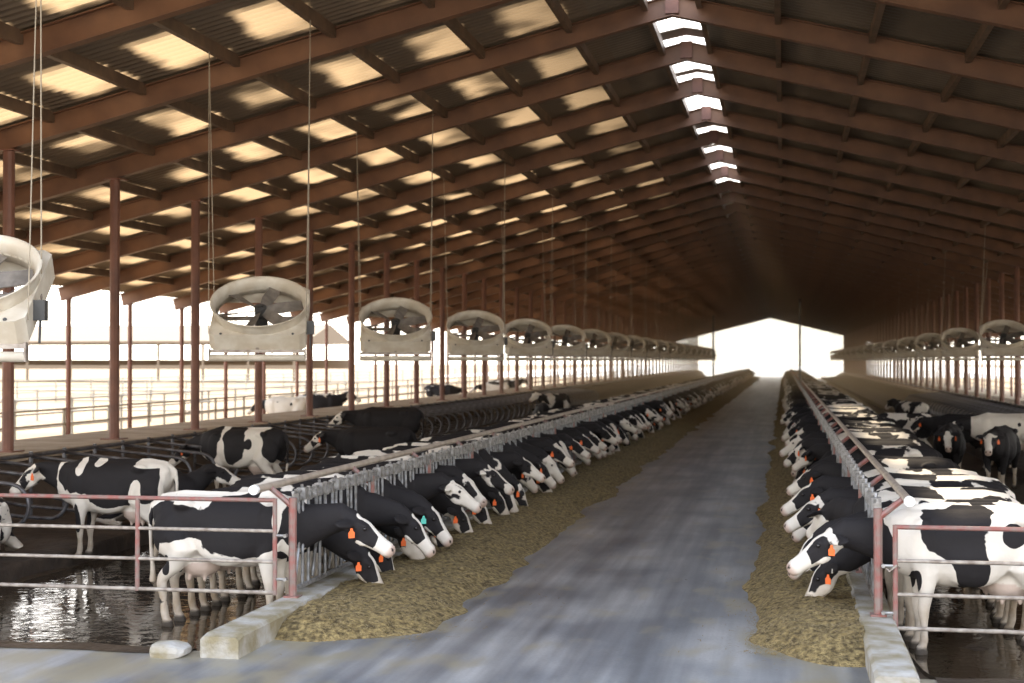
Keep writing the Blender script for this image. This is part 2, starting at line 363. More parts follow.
# ------------------------------------------------------------------ feed strips
def feed(x_f, x_o, y0, lab, seed):     # x_f at the curb, x_o outer edge on the lane
    sg = 1 if x_o > x_f else -1; W = abs(x_o - x_f)
    def hf(x, y):
        e = 1 + .20 * noise.noise(Vector((0, y * .35, seed))) + .10 * noise.noise(Vector((0, y * 1.3, seed)))
        t = (x - x_f) * sg / (W * e)
        yl = (y - y0 - .5 * noise.noise(Vector((x * .9, 2.2, seed))) - 1.1 * max(0, t - .25) ** 2) / .75
        rise = 1 - (1 - min(1, yl)) ** 2 if yl > 0 else yl * 1.2
        prof = (.86 + .20 * t if t < .42 else .94 * max(0, 1 - ((t - .42) / .58) ** 1.7)) if t < 1 else (1 - t) * 1.5
        z = .24 * (min(1, rise) * prof if rise > 0 and prof > 0 else min(rise, prof)) - .006
        k = max(0, min(1, z / .05))
        z += k * (.05 * noise.noise(Vector((x * 2.2, y * 1.4, seed))) + .028 * noise.noise(Vector((x * 7, y * 7, seed))))
        return z + (.3 + .7 * k) * .020 * noise.noise(Vector((x * 26, y * 26, seed)))
    yy = geo(y0 - .7, Y1 - 1, .040, 1.0125); nx = 60; vs = []
    for y in yy:
        for i in range(nx):
            x = x_f + sg * W * 1.35 * i / (nx - 1); vs.append((x, y, max(-.05, hf(x, y))))
    b = MB(); n = nx; b.add(vs, [(j * n + i, j * n + i + 1, (j + 1) * n + i + 1, (j + 1) * n + i) for j in range(len(yy) - 1) for i in range(n - 1)])
    q = random.Random(seed)
    for _ in range(11000):              # loose straws on and around the strip
        y = y0 + .1 - q.expovariate(5) * (q.random() < .12) + 30 * q.random() ** 1.35; x = x_f + sg * W * (q.random() * .98 + (min(.9, q.expovariate(6)) if q.random() < .22 else 0)); a = q.uniform(0, 6.28); L = q.uniform(.008, .035)
        z = max(0, hf(x, y)) + .004 + q.random() * .008
        c, s_ = math.cos(a) * L, math.sin(a) * L; px, py = -math.sin(a) * .0035, math.cos(a) * .0035; tz = q.uniform(-.008, .015)
        b.add([(x - c - px, y - s_ - py, z), (x + c - px, y + s_ - py, z + tz), (x + c + px, y + s_ + py, z + tz), (x - c + px, y - s_ + py, z)], [(0, 1, 2, 3)], 1)
    o = b.build('chopped_feed', [MT['silage'], MT['silage2']], smooth=True); tag(o, lab, 'feed', kind='stuff'); return o
feed(XL + .22, -3.55, 14.0, 'yellow brown chopped silage strip heaped along the left feed fence', 3)
feed(XRT - .18, -.40, 13.9, 'yellow brown chopped silage strip heaped along the right feed fence', 8)
# ------------------------------------------------------------------ roof
PUR = [.50] + [.24 + 1.76 * k for k in range(1, 12)]        # purlin offsets from the ridge
def roof_side(sg, name):
    half = (OL - RX - .35) * -1 if sg < 0 else (OR - RX + .35)
    us = [.50]                                    # columns across the slope
    cuts = []
    us += [u for u in lin(1.6, half, 14)]
    us += [half]; us = sorted(u for u in us if u <= half)
    if sg > 0: us = lin(.5, half, 6)
    b = MB(); per = .22; ny = int((Y1 + .6 - (Y0 - .6)) / (per / 6)); vs = []
    y_ = [Y0 - .6 + per / 6 * i for i in range(ny + 1)]
    shp = [0, .0, .034, .045, .045, .034]
    n = len(us)
    for i, y in enumerate(y_):
        h = shp[i % 6]
        for u in us: vs.append((RX + sg * u, y, 9.99 - M * u + h))
    fs = []; mi = []
    for i in range(ny):
        ph = ((y_[i] - Y0) / YS) % 1.0
        for j in range(n - 1):
            fs.append((i * n + j, i * n + j + 1, (i + 1) * n + j + 1, (i + 1) * n + j))
            m_ = 0
            if sg < 0 and us[j] > 1.5: m_ = 1  # left slope takes the sheet with the light patches put in
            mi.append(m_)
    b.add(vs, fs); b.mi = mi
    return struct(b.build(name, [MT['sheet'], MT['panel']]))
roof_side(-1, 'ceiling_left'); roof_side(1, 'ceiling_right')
for i in range(NF - 1):                       # ridge cover, closed more and more towards the far end
    q = random.Random(i); a = (0, 0, 0, 0, .18, .1, 0, .5, .1, 0, .62, .55)[i] if i < 12 else .86 + .10 * q.random()
    if a:
        y = Y0 + YS * i + YS * (1 - a) - .1; b = MB()
        L = YS * a
        b.add([(RX - .62, y, 9.96), (RX, y, 10.08), (RX + .62, y, 9.96), (RX - .62, y + L, 9.96), (RX, y + L, 10.08), (RX + .62, y + L, 9.96)] + [(RX - .62, y, 9.94), (RX, y, 10.06), (RX + .62, y, 9.94), (RX - .62, y + L, 9.94), (RX, y + L, 10.06), (RX + .62, y + L, 9.94)],
              [(0, 1, 4, 3), (1, 2, 5, 4), (6, 9, 10, 7), (7, 10, 11, 8), (0, 6, 7, 1), (1, 7, 8, 2), (3, 4, 10, 9), (4, 5, 11, 10), (0, 3, 9, 6), (2, 8, 11, 5)])
        struct(b.build('trim_ridge', MT['sheet']))
def ibeam(b, p0, p1, dep=.40, fl=.20, tw=.02):    # an I profile whose underside runs from p0 to p1
    p0, p1 = Vector(p0), Vector(p1); t = (p1 - p0).normalized(); u = Vector((0, 0, 1)); sd = t.cross(u).normalized(); upv = sd.cross(t).normalized()
    prof = [(-fl / 2, 0), (fl / 2, 0), (fl / 2, tw), (tw / 2, tw), (tw / 2, dep - tw), (fl / 2, dep - tw), (fl / 2, dep), (-fl / 2, dep), (-fl / 2, dep - tw), (-tw / 2, dep - tw), (-tw / 2, tw), (-fl / 2, tw)]
    vs = [p + sd * a + upv * c for p in (p0, p1) for a, c in prof]; n = 12
    b.add(vs, [(i, (i + 1) % n, n + (i + 1) % n, n + i) for i in range(n)] + [tuple(range(n))[::-1], tuple(range(n, 2 * n))])
frame0 = empty('roof_frame', (0, Y0, 0))
for sg, xe in ((-1, OL - .25), (1, OR + .25)):
    b = MB(); ibeam(b, (RX, 0, 9.52), (xe, 0, zr(xe))); b.build('rafter', MT['beam'], frame0)
b = MB(); b.box((RX, 0, 9.745), (.26, .19, .37))
b.build('ridge_plate', MT['oxide'], frame0)
frames = [frame0] + [dup(frame0, (0, Y0 + YS * i, 0)) for i in range(1, NF)]
for i, o in enumerate(frames):
    if i < 16: tag(o, f'red-brown steel roof frame of two rafters, {ordn(i)} from the near end of the barn', 'roof frame', 'roof frames down the barn')
    else: tag(o, 'small far red-brown roof frame past the sixteenth, deep in the barn', 'roof frame', 'roof frames down the barn')
k = 0
for sg, side, half in ((-1, 'left', -(OL - RX)), (1, 'right', OR - RX)):
    for i, u in enumerate(PUR):
        if u > half + .1: continue
        b = MB(); x = RX + sg * u; z = 9.97 - M * u
        b.box((x, (Y0 + Y1) / 2, z - .10), (.05, Y1 - Y0 + .8, .20)); b.box((x + sg * .04, (Y0 + Y1) / 2, z - .195), (.09, Y1 - Y0 + .8, .012))
        tag(b.build('purlin', MT['purlin']), f'long brown steel purlin under the {side} roof slope, {ordn(i)} from the ridge', 'purlin', f'purlins under the {side} roof slope')
# ------------------------------------------------------------------ posts
def post_proto(h, wd, xs):
    e = empty('steel_post', (0, 0, 0)); b = MB()
    b.tube([(0, 0, 0), (0, 0, h)], wd / 2, 10); b.build('column', MT['oxide'], e)
    b = MB(); b.box((0, 0, .012), (wd * 2, wd * 2, .024)); b.build('base_plate', MT['oxide'], e)
    b = MB(); b.box((0, 0, h - .012), (wd * 1.8, wd * 1.8, .024)); b.build('cap_plate', MT['oxide'], e)
    return e
def post_row(x, zb, wd, side, row):
    p0 = post_proto(zr(x) - zb, wd, x)
    for i in range(NF):
        y = Y0 + YS * i
        o = p0 if i == 0 else dup(p0, (x, y, zb))
        o.location = (x, y, zb)
        o['category'] = 'post'; o['group'] = f'{row} posts on the {side}'
        o['label'] = (f'red-brown round steel post, {ordn(i)} from the front in the {row} row on the {side}' if i < 18 else f'small distant red-brown post past the eighteenth in the {row} row on the {side}')
post_row(PL, 1.14, .21, 'left', 'inner'); post_row(PR, .80, .21, 'right', 'inner')
post_row(OL, -.02, .15, 'left', 'outer'); post_row(OR, -.02, .15, 'right', 'outer')
# end wall stubs at the far gable
b = MB(); b.box((11.2, Y1 + .6, 3.2), (3.4, .2, 6.4)); struct(b.build('wall_far_right', MT['ledge']))
# ------------------------------------------------------------------ feed fences: posts, headlocks, neck rail
def fence_post(side, rows):
    # local frame: +x points to the cows
    e = empty('fence_post', (0, 0, 0)); red = MT['redpipe']
    b = MB(); b.tube([(0, 0, -.02), (0, 0, 1.08)], .045, 10); b.build('upright', red, e)
    b = MB(); b.tube([(0, 0, .98), (.26, 0, 1.19)], .032, 8); b.build('brace', red, e)
    b = MB(); b.box((0, 0, .01), (.16, .16, .02)); b.build('foot_plate', red, e)
    return e
PIT = .61                                    # one headlock place
NP = 5                                       # places on one panel
PANW = PIT * NP
def headlock(detail):
    e = empty('headlock_panel', (0, 0, 0)); g = MT['galv']
    zb, zt = .08, 1.05
    def bars(i, b):
        y = i * PIT + .06
        b.tube([(0, y, zb), (0, y, zt)], .019, 8 if detail else 5)                      # fixed bar
        b.tube([(0, y + .20, zb), (.0, y + .20, zt)], .019, 8 if detail else 5)         # fixed bar
        b.tube([(.02, y + .36, zb + .03), (.02, y + .22, .50), (.02, y + .24, zt + .05)], .019, 8 if detail else 5)  # swinging bar
    def lock(i, b):
        y = i * PIT + .26
        b.box((0, y, zt + .05), (.10, .12, .13)); b.tube([(.0, y, zt + .07), (0, y + .03, zt + .15)], .018, 6)
    def clamp(y, b):
        b.box((0, y, zt + .02), (.080, .055, .11)); b.tube([(.0, y, zt), (0, y, zt + .115)], .022, 6)
    r = MB(); r.tube([(0, 0, zt), (0, PANW - .02, zt)], .030, 10); r.build('top_rail', g, e)
    r = MB(); r.tube([(0, 0, zt + .085), (0, PANW - .02, zt + .085)], .017, 8); r.build('release_rod', g, e)
    r = MB(); r.tube([(0, 0, zb), (0, PANW - .02, zb)], .028, 10); r.build('bottom_rail', g, e)
    if detail:
        for i in range(NP):
            y = i * PIT + .06
            b = MB(); b.tube([(0, y, zb), (0, y, zt)], .019, 8); b.build('fixed_bar', MT['bar'], e)
            b = MB(); b.tube([(0, y + .20, zb), (.0, y + .20, zt)], .019, 8); b.build('fixed_bar', MT['bar'], e)
            b = MB(); b.tube([(.03, y + .38, zb + .04), (.03, y + .24, .50), (.03, y + .24, zt + .05)], .019, 8); b.build('locking_bar', MT['bar'], e)
            b = MB(); lock(i, b); b.build('latch', g, e)
            for yy_ in (.06, .48): b = MB(); clamp(i * PIT + yy_, b); b.build('rail_clamp', g, e)
    else:
        b = MB(); c = MB()
        for i in range(NP): bars(i, b); lock(i, c); clamp(i * PIT + .06, c); clamp(i * PIT + .48, c)
        tag(b.build('upright_bars', MT['bar'], e), None, kind='stuff'); tag(c.build('latches', g, e), None, kind='stuff')
    return e
CZ = .22
npan = int((Y1 - GATEY - 2) / PANW)
for side, X, sg in (('left', XL, 1), ('right', XRT, -1)):
    hp = headlock(True); fp = fence_post(side, 0)
    lp = headlock(False); nd = 7
    for i in range(npan + 1):
        y = GATEY + i * PANW
        o = fp if i == 0 else dup(fp)
        o.location = (X, y, CZ); o.rotation_euler.z = math.pi if sg > 0 else 0
        tag(o, (f'worn reddish pipe post of the {side} feed fence, {ordn(i)} from the gate' if i < 14 else f'distant thin post of the {side} feed fence beyond the fourteenth'), 'fence post', f'{side} feed fence posts')
        if i == npan: break
        if i < nd: p = hp if i == 0 else dup(hp)
        else: p = lp if i == nd else dup(lp)
        p.location = (X, y + .05, CZ); p.rotation_euler.z = 0
        if sg > 0:
            p.rotation_euler.z = math.pi; p.location.y = y + PANW - .02
        tag(p, (f'galvanised headlock panel on the {side} curb, {ordn(i)} from the gate' if i < 14 else f'distant headlock panel on the {side} curb beyond the fourteenth'), 'headlock', f'{side} headlock panels')
    xn = X - sg * .27; zn = CZ + 1.20
    e = empty('neck_rail', (xn, GATEY - .45, zn))
    b = MB(); b.tube([(0, 0, 0), (0, Y1 - GATEY - 1, 0)], .042, 12); b.build('pipe', MT['neck'], e)
    b = MB(); b.tube([(0, -.035, 0), (0, .03, 0)], .052, 14); b.build('end_cap', MT['plug'], e)
    tag(e, f'long tan pipe rail with white end cap above the {side} headlocks', 'rail')
# ------------------------------------------------------------------ gates
def gate(x0, x1, y, z0, z1, name_lab, near, brace_x=None):
    e = empty('pipe_gate', (x0, y, z0)); r = MT['redpipe']; L = x1 - x0; H = z1 - z0
    b = MB(); b.tube([(0, 0, H), (L, 0, H)], .024, 10); b.build('top_rail', r, e)
    for k in (1, 2): b = MB(); b.tube([(0, 0, H * k / 3), (L, 0, H * k / 3)], .020, 10); b.build('middle_rail', MT['galv_dirty'], e)
    b = MB(); b.tube([(0, 0, 0), (L, 0, 0)], .022, 10); b.build('bottom_rail', MT['galv_dirty'], e)
    for x in (0, L) + tuple(q - x0 for q in (brace_x or ())): b = MB(); b.tube([(x, 0, -.02), (x, 0, H + .02)], .026, 10); b.build('upright', r, e)
    hx = L if near == 'r' else 0; s_ = 1 if near == 'r' else -1
    for z in (.15, .62):
        b = MB(); b.tube([(hx, 0, z), (hx + s_ * .12, 0, z)], .016, 8); b.tube([(hx + s_ * .12, -.03, z), (hx + s_ * .12, .03, z)], .02, 8); b.build('hinge', MT['galv'], e)
    tag(e, name_lab, 'gate')
gate(-9.7, XL - .16, GATEY - .12, .28, 1.28, 'worn red and grey four-rail pipe gate in front of the left row of cows', 'r', (-7.01,))
gate(XRT + .16, 4.6, GATEY - .12, .12, 1.13, 'worn red and grey four-rail pipe gate in front of the right row of cows', 'l')
b = MB()
b.tube([(XRT + .04, GATEY - .06, .74), (XRT + .1, GATEY - .16, .69), (XRT + .17, GATEY - .15, .75), (XRT + .2, GATEY - .10, .72)], .012, 6)
tag(b.build('gate_chain', MT['galv_dirty']), 'short grey chain holding the right gate to its post', 'chain')
# thin tall poles at the feed fences
for x, y, h, s_ in ((XL - .2, 115, 6.3, 'left'), (XRT + .05, 92, 6.6, 'right')):
    b = MB(); b.tube([(x, y, FLO), (x, y, h)], .06, 8); b.box((x, y, h - .1), (.16, .16, .2))
    tag(b.build('pole', MT['dark']), f'tall thin dark pole beside the far {s_} feed fence', 'pole')
# ------------------------------------------------------------------ stall dividers
def divider():
    e = empty('stall_divider', (0, 0, 0)); g = MT['darkpipe']     # local -x towards the ledge, +x end loop at the alley
    pts = [(-2.0, 0, 1.12), (-.5, 0, .98)]
    for k in range(9):
        a = R(80 - 20 * k); pts.append((-.42 + .30 * math.cos(a), 0, .66 + .31 * math.sin(a)))
    pts += [(-.6, 0, .36), (-1.5, 0, .42), (-2.0, 0, .5)]
    b = MB(); b.tube(pts, .030, 8); b.build('loop', g, e, smooth=True)
    b = MB(); b.tube([(-2.0, 0, -.1), (-2.0, 0, 1.2)], .035, 8); b.build('mounting_post', g, e)
    return e
dv = divider(); first = True
for side, x, n in (('left', -10.45, 60), ('right', 6.0, 50)):
    for i in range(n):
        y = 15.6 + 1.15 * i if side == 'left' else 20 + 1.15 * i
        o = dv if first else dup(dv); first = False
        o.location = (x, y, .06); o.rotation_euler.z = 0 if side == 'left' else math.pi
        tag(o, (f'dark curved pipe stall divider on the {side} bedding, {ordn(i)} from the front' if i < 20 else f'far dark curved stall divider on the {side} bedding, past the twentieth'), 'stall divider', f'{side} stall dividers')
for side, x, s_ in (('left', -12.45, -1), ('right', 8.0, 1)):
    b = MB(); b.tube([(x, 15.2, 1.20), (x, Y1 - 20, 1.20)], .035, 8)
    tag(b.build('stall_rail', MT['darkpipe']), f'long dark pipe along the back of the {side} stall dividers', 'rail')
# ------------------------------------------------------------------ fans
def make_fan():
    root = empty('barn_fan', (0, 0, 0))
    tilt = Matrix.Rotation(R(-38), 3, 'X')       # local +z is the intake axis, tipped towards -y (the barn front)
    tilt = Matrix.Rotation(R(33), 3, 'X')
    def T(p): return tilt @ Vector(p)
    def tb(b): b.v = [tuple(T(p)) for p in b.v]; return b
    s = .77
    # housing: four sides and a face with a round hole
    b = MB(); n = 48
    zc = 0.0; dp = .30
    sq = []; ci = []
    for i in range(n):
        a = 2 * math.pi * i / n + math.pi / n; c_, s_ = math.cos(a), math.sin(a); q = s / max(abs(c_), abs(s_))
        sq.append((c_ * q, s_ * q)); ci.append((c_ * .735, s_ * .735))
    vs = [(x, y, 0) for x, y in ci] + [(x, y, 0) for x, y in sq] + [(x, y, -dp) for x, y in sq] + [(x * .97, y * .97, -dp) for x, y in sq] + [(x * .97, y * .97, -.02) for x, y in sq] + [(x, y, -.02) for x, y in ci]
    fs = []
    for k in range(6):
        k2 = (k + 1) % 6
        fs += [(k * n + i, k * n + (i + 1) % n, k2 * n + (i + 1) % n, k2 * n + i) for i in range(n)]
    b.add(vs, fs); tb(b).build('housing', MT['white'], root)
    # bell-mouth ring
    b = MB(); prof = [(.735, -.10), (.735, .10), (.76, .16), (.80, .19), (.815, .185), (.80, .165), (.765, .08), (.765, -.10)]; n = 56; vs = []
    for j in range(n):
        a = 2 * math.pi * j / n
        for r_, z in prof: vs.append((r_ * math.cos(a), r_ * math.sin(a), z))
    m_ = len(prof); b.add(vs, [(j * m_ + i, j * m_ + (i + 1) % m_, ((j + 1) % n) * m_ + (i + 1) % m_, ((j + 1) % n) * m_ + i) for j in range(n) for i in range(m_)])
    tb(b).build('intake_ring', MT['white'], root, smooth=True)
    hub = MB(); hub.tube([(0, 0, -.08), (0, 0, .07)], .10, 16); hub.tube([(0, 0, .07), (0, 0, .10)], .05, 12); ho = tb(hub).build('hub', MT['dark'], root)
    for k in range(6):
        a = 2 * math.pi * k / 6 + .25; rot = Matrix.Rotation(a, 3, 'Z'); b = MB(); vs = []
        for i in range(6):
            r_ = .08 + .62 * i / 5; tw = R(38 - 20 * i / 5); hw = .055 + .045 * min(1, i / 2.0)
            for q, zz in ((-1, .006), (1, .006), (1, -.006), (-1, -.006)): vs.append(rot @ Vector((r_, q * hw * math.cos(tw), q * hw * math.sin(tw) + zz)))
        b.add(vs, [(i * 4 + j, i * 4 + (j + 1) % 4, (i + 1) * 4 + (j + 1) % 4, (i + 1) * 4 + j) for i in range(5) for j in range(4)] + [(0, 1, 2, 3)[::-1], (20, 21, 22, 23)])
        tb(b).build('blade', MT['blade'], root)
    b = MB(); b.box((0, -.0, -.16), (1.56, .06, .05)); b.box((0, 0, -.26), (.05, 1.56, .05)); tb(b).build('motor_mount', MT['galv_dirty'], root)
    b = MB(); b.tube([(0, 0, -.36), (0, 0, -.12)], .11, 14); tb(b).build('motor', MT['dark'], root)
    b = MB()                                     # outlet guard wires
    for r_ in (.2, .38, .56, .72):
        pts = [(r_ * math.cos(2 * math.pi * i / 24), r_ * math.sin(2 * math.pi * i / 24), -.40) for i in range(25)]; b.tube(pts, .005, 4)
    for k in range(6): a = math.pi * k / 6; b.tube([(-.77 * math.cos(a), -.77 * math.sin(a), -.40), (.77 * math.cos(a), .77 * math.sin(a), -.40)], .005, 4)
    tb(b).build('guard', MT['galv'], root)
    c = T((0, -.80, -dp)); 
    b = MB(); b.tube([(-.76, c.y - .02, c.z - .10), (.76, c.y - .02, c.z - .10)], .055, 12); b.build('bottom_tube', MT['white'], root, smooth=True)
    b = MB()
    for x in (-.765, .765): b.box((x, c.y - .01, c.z - .05), (.02, .12, .20))
    b.box((0, c.y + .02, c.z + .01), (1.54, .04, .05)); b.build('bottom_bracket', MT['galv_dirty'], root)
    p = T((.83, -.30, -.15)); b = MB(); b.box(p, (.12, .16, .22)); b.tube([p, p + Vector((.0, -.05, -.35))], .014, 6); b.build('switch_box', MT['dark'], root)
    for x in (-.5, .5): 
        p = T((x * 1.15, -.74, .004)); b = MB(); b.ell(p, (.022, .022, .022)); b.build('bolt', MT['dark'], root)
    return root
fan0 = make_fan()
ZF = 3.62
b = MB()
def cables(parent, x, hroof):
    for s_, xt in zip((-1, 1), hroof):
        u = abs(x + xt - RX); zt = 9.77 - M * u - ZF
        ya = R(15) if x < 0 else R(-4); rx_, ry_ = xt * math.cos(ya), -xt * math.sin(ya); xt = rx_
        c = MB(); c.tube([(s_ * .77, .1, .12), (xt, ry_ + .0, zt)], .008, 5); c.build('cable', MT['cable'], parent)
        c = MB(); c.tube([(s_ * .78, -.5, -.40), (xt, ry_ - .02, zt)], .007, 5); c.build('cable', MT['cable'], parent)
fanR = dup(fan0); cables(fan0, -8.5, (RX - PUR[4] + 8.5, RX - PUR[3] + 8.5)); cables(fanR, 7.5, (RX + PUR[5] - 7.5, RX + PUR[6] - 7.5))
def fan_row(proto, x, y0, step, n, side):
    for i in range(n):
        y = y0 + step * i
        o = proto if i == 0 else dup(proto)
        o.location = (x - (.18 if i == 0 and side == 'left' else 0), y, ZF); o.rotation_euler.z = R(15) if side == 'left' else R(-4)
        if i == 0: far = 'nearest'
        tag(o, (f'cream six-blade barn fan hanging on cables, {ordn(i)} from the front on the {side}' if i < 12 else f'tiny distant cream barn fan past the twelfth on the {side}'), 'fan', f'barn fans on the {side}')
fan_row(fan0, -8.5, 14.3, YS * 2, 19, 'left')
fan_row(fanR, 7.5, 27.2, YS * 3, 16, 'right')
# ------------------------------------------------------------------ cows
Z = Vector((0, 0, 1)); YV = Vector((0, 1, 0))
def cow_mesh(name, pose, voxel):
    """pose: dict with neck points, head dir, lying flag; returns mesh and ear frame"""
    b = MB(); lie = pose.get('lie', False); dz = -.60 if lie else 0
    tor = [(-.88, 1.24, .08, .10), (-.84, 1.22, .17, .17), (-.74, 1.18, .25, .235), (-.58, 1.14, .31, .265), (-.38, 1.11, .335, .285), (-.15, 1.065, .375, .32), (.08, 1.045, .395, .34), (.30, 1.05, .385, .315), (.50, 1.08, .36, .27), (.66, 1.10, .33, .25), (.80, 1.11, .27, .19), (.90, 1.10, .17, .12)]
    if lie: tor = [(x, z * 1.0 + (0.0), hh, hw * 1.12) for x, z, hh, hw in tor]
    b.loft([(Vector((x, 0, z + dz)), Z, YV, hh, hw, .88) for x, z, hh, hw in tor], 28)
    b.tube([(-.82, 0, 1.40 + dz), (-.55, 0, 1.435 + dz), (0, 0, 1.42 + dz), (.45, 0, 1.44 + dz), (.6, 0, 1.40 + dz)], [.04, .05, .05, .055, .05], 10)
    for s_ in (-1, 1):
        b.ell((-.47, s_ * .235, 1.345 + dz), (.12, .07, .065)); b.ell((-.82, s_ * .11, 1.30 + dz), (.07, .045, .06))
        b.ell((.50, s_ * .215, 1.07 + dz), (.17, .10, .29)); b.ell((-.62, s_ * .19, 1.02 + dz), (.22, .13, .27))
        b.ell((.02, s_ * .22, .96 + dz), (.36, .15, .28))
        def limb(pts, rs): b.tube([(p[0], s_ * p[1], p[2]) for p in pts], rs, 12)
        if not lie:
            k = pose.get('step', 0) * s_
            limb([(.50, .17, .98), (.46, .185, .80), (.47, .18, .62), (.49 + k * .05, .165, .46), (.49 + k * .08, .16, .42), (.485 + k * .10, .16, .28), (.485 + k * .11, .16, .15), (.50 + k * .11, .16, .09)], [.14, .115, .075, .060, .056, .038, .046, .042])
            b.loft([(Vector((.515 + k * .11, s_ * .16, z)), Vector((1, 0, 0)), YV, h, ww, .8) for z, h, ww in ((.0, .075, .06), (.03, .07, .058), (.09, .045, .048))], 12)
            limb([(-.58, .18, 1.02), (-.47, .215, .85), (-.58, .20, .68), (-.73 - k * .03, .175, .54), (-.745 - k * .05, .17, .47), (-.72 - k * .08, .17, .30), (-.71 - k * .1, .17, .16), (-.69 - k * .1, .17, .09)], [.17, .155, .095, .062, .058, .041, .048, .043])
            b.loft([(Vector((-.675 - k * .1, s_ * .17, z)), Vector((1, 0, 0)), YV, h, ww, .8) for z, h, ww in ((.0, .075, .06), (.03, .07, .058), (.09, .045, .048))], 12)
        else:
            limb([(.5, .2, .45), (.52, .28, .25), (.78, .26, .12), (.80, .27, .09), (.55, .33, .06), (.45, .34, .05)], [.14, .10, .07, .06, .045, .05])
            limb([(-.55, .25, .40), (-.28, .38, .30), (-.50, .42, .16), (-.74, .42, .10), (-.5, .46, .06), (-.30, .47, .05)], [.17, .15, .09, .065, .045, .05])
    b.ell((-.36, 0, .70 + dz), (.24, .19, .17)) if not lie else b.ell((-.5, .25, .12), (.2, .15, .1))
    if not lie:
        for a in (-.46, -.28):
            for s_ in (-1, 1): b.tube([(a, s_ * .08, .62), (a, s_ * .085, .49)], [.03, .022], 8)
    b.tube([(-.84, 0, 1.36 + dz), (-.92, 0, 1.30 + dz), (-.955, .01, 1.12 + dz), (-.95, .02, .85 + dz * .9), (-.93, .02, .62 + dz * .85)] + ([(-.93, .02, .45)] if not lie else []), [.045, .04, .028, .024, .03] + ([.042] if not lie else []), 10)
    # neck and head
    nk = [Vector(p[:3]) + (Vector((0, 0, dz)) if lie else Vector()) for p in pose['neck']]; rr = [(p[3], p[4]) for p in pose['neck']]
    rings = []
    for i, p in enumerate(nk):
        a = nk[max(0, i - 1)]; c = nk[min(len(nk) - 1, i + 1)]; t = (c - a).normalized(); sd = Z.cross(t).normalized(); up = t.cross(sd)
        rings.append((p, up, sd, rr[i][0], rr[i][1], .95))
    b.loft(rings, 20)
    poll = nk[-1]; f = Vector(pose['dir']).normalized(); sd = Z.cross(f).normalized(); up = f.cross(sd).normalized()
    roll = pose.get('roll', 0)
    if roll: q = Matrix.Rotation(roll, 3, f); sd = q @ sd; up = q @ up
    H = lambda t, u=0, s_=0: poll + f * t + up * u + sd * s_
    hd = [(-.05, -.05, .07, .07), (0, -.035, .10, .095), (.07, -.025, .125, .115), (.15, -.03, .130, .115), (.24, -.035, .112, .092), (.33, -.035, .094, .076), (.41, -.035, .084, .074), (.47, -.035, .084, .082), (.52, -.04, .072, .074), (.55, -.04, .045, .05)]
    b.loft([(H(t, u), up, sd, hh, hw, .85) for t, u, hh, hw in hd], 22)
    rot = Matrix((f, sd, up)).transposed()
    b.ell(H(.0, .05), (.06, .07, .05), rot)
    for s_ in (-1, 1):
        b.ell(H(.135, .045, s_ * .095), (.05, .03, .035), rot)     # brow
        b.ell(H(.17, -.09, s_ * .07), (.11, .04, .07), rot)        # cheek
        b.ell(H(.485, -.01, s_ * .045), (.03, .025, .025), rot)    # nostril wing
        er = Matrix.Rotation(s_ * R(12), 3, f) if False else Matrix.Identity(3)
        ax = (sd * s_ * 1.0 - up * .30 - f * .45).normalized(); ay = f - ax * f.dot(ax); ay.normalize(); az = ax.cross(ay)
        q = Matrix((ax, ay, az)).transposed()
        b.ell(H(.01, .01, s_ * .09) + ax * .12, (.155, .078, .027), q); b.ell(H(.02, .01, s_ * .085), (.05, .035, .035), q)
    me = b.mesh(name, MT['cow']); o = bpy.data.objects.new('tmp', me); COL.objects.link(o)
    md = o.modifiers.new('r', 'REMESH'); md.mode = 'VOXEL'; md.voxel_size = voxel; md.use_smooth_shade = True
    sm = o.modifiers.new('s', 'SMOOTH'); sm.factor = .5; sm.iterations = 3 if voxel < .03 else 1
    dg = bpy.context.evaluated_depsgraph_get(); m2 = bpy.data.meshes.new_from_object(o.evaluated_get(dg)); m2.name = name
    bpy.data.objects.remove(o); bpy.data.meshes.remove(me)
    if not m2.materials: m2.materials.append(MT['cow'])
    n = len(m2.vertices); co = np.empty(n * 3); m2.vertices.foreach_get('co', co); co = co.reshape(-1, 3)
    def sm_(v, a, c): t = np.clip((v - a) / (c - a), 0, 1); return t * t * (3 - 2 * t)
    P = np.array(poll); F = np.array(f); SD = np.array(sd); U = np.array(up); D = co - P
    t, s2, u = D @ F, D @ SD, D @ U
    inh = sm_(t, -.10, .02) * (np.abs(s2) < .28) * (np.abs(u) < .26) * (t < .6)
    x, y, z = co[:, 0], np.abs(co[:, 1]), co[:, 2] - dz * (0 if not lie else 1)
    bias = np.full(n, .035)
    if not lie: bias -= .40 * sm_(.78 - z, 0, .22)
    else: bias -= .25 * sm_(.9 - z, 0, .25)
    bias += .20 * sm_(x, .62, .95) * (1 - inh)
    bias = np.where(inh > .5, .07, bias)
    blobs = pose.get('blobs')
    if blobs:
        tz = sm_(co[:, 2], .55, .7) if not lie else 1
        body = (x < .86)
        bb = np.full(n, -.25)
        for bx, bz, rx, rz_, sg in blobs:
            dd = np.sqrt(((x - bx) / rx) ** 2 + ((z - bz) / rz_) ** 2); mk = sm_(1.50 - dd, 0, 1.0)
            bb = bb * (1 - mk) + (sg * .25) * mk
        bias = np.where(body, bb * 1.0, bias)
    blaze = inh * (u > -.01) * (1 - sm_(np.abs(s2), .022, .060)) * sm_(t, -.04, .05) * .8
    blaze = np.maximum(blaze, inh * sm_(t, .26, .50) * (np.abs(s2) < .12) * .7)
    blaze = np.maximum(blaze, inh * sm_(-u, .08, .14) * (np.abs(s2) < .12) * sm_(t, .1, .2) * .45)
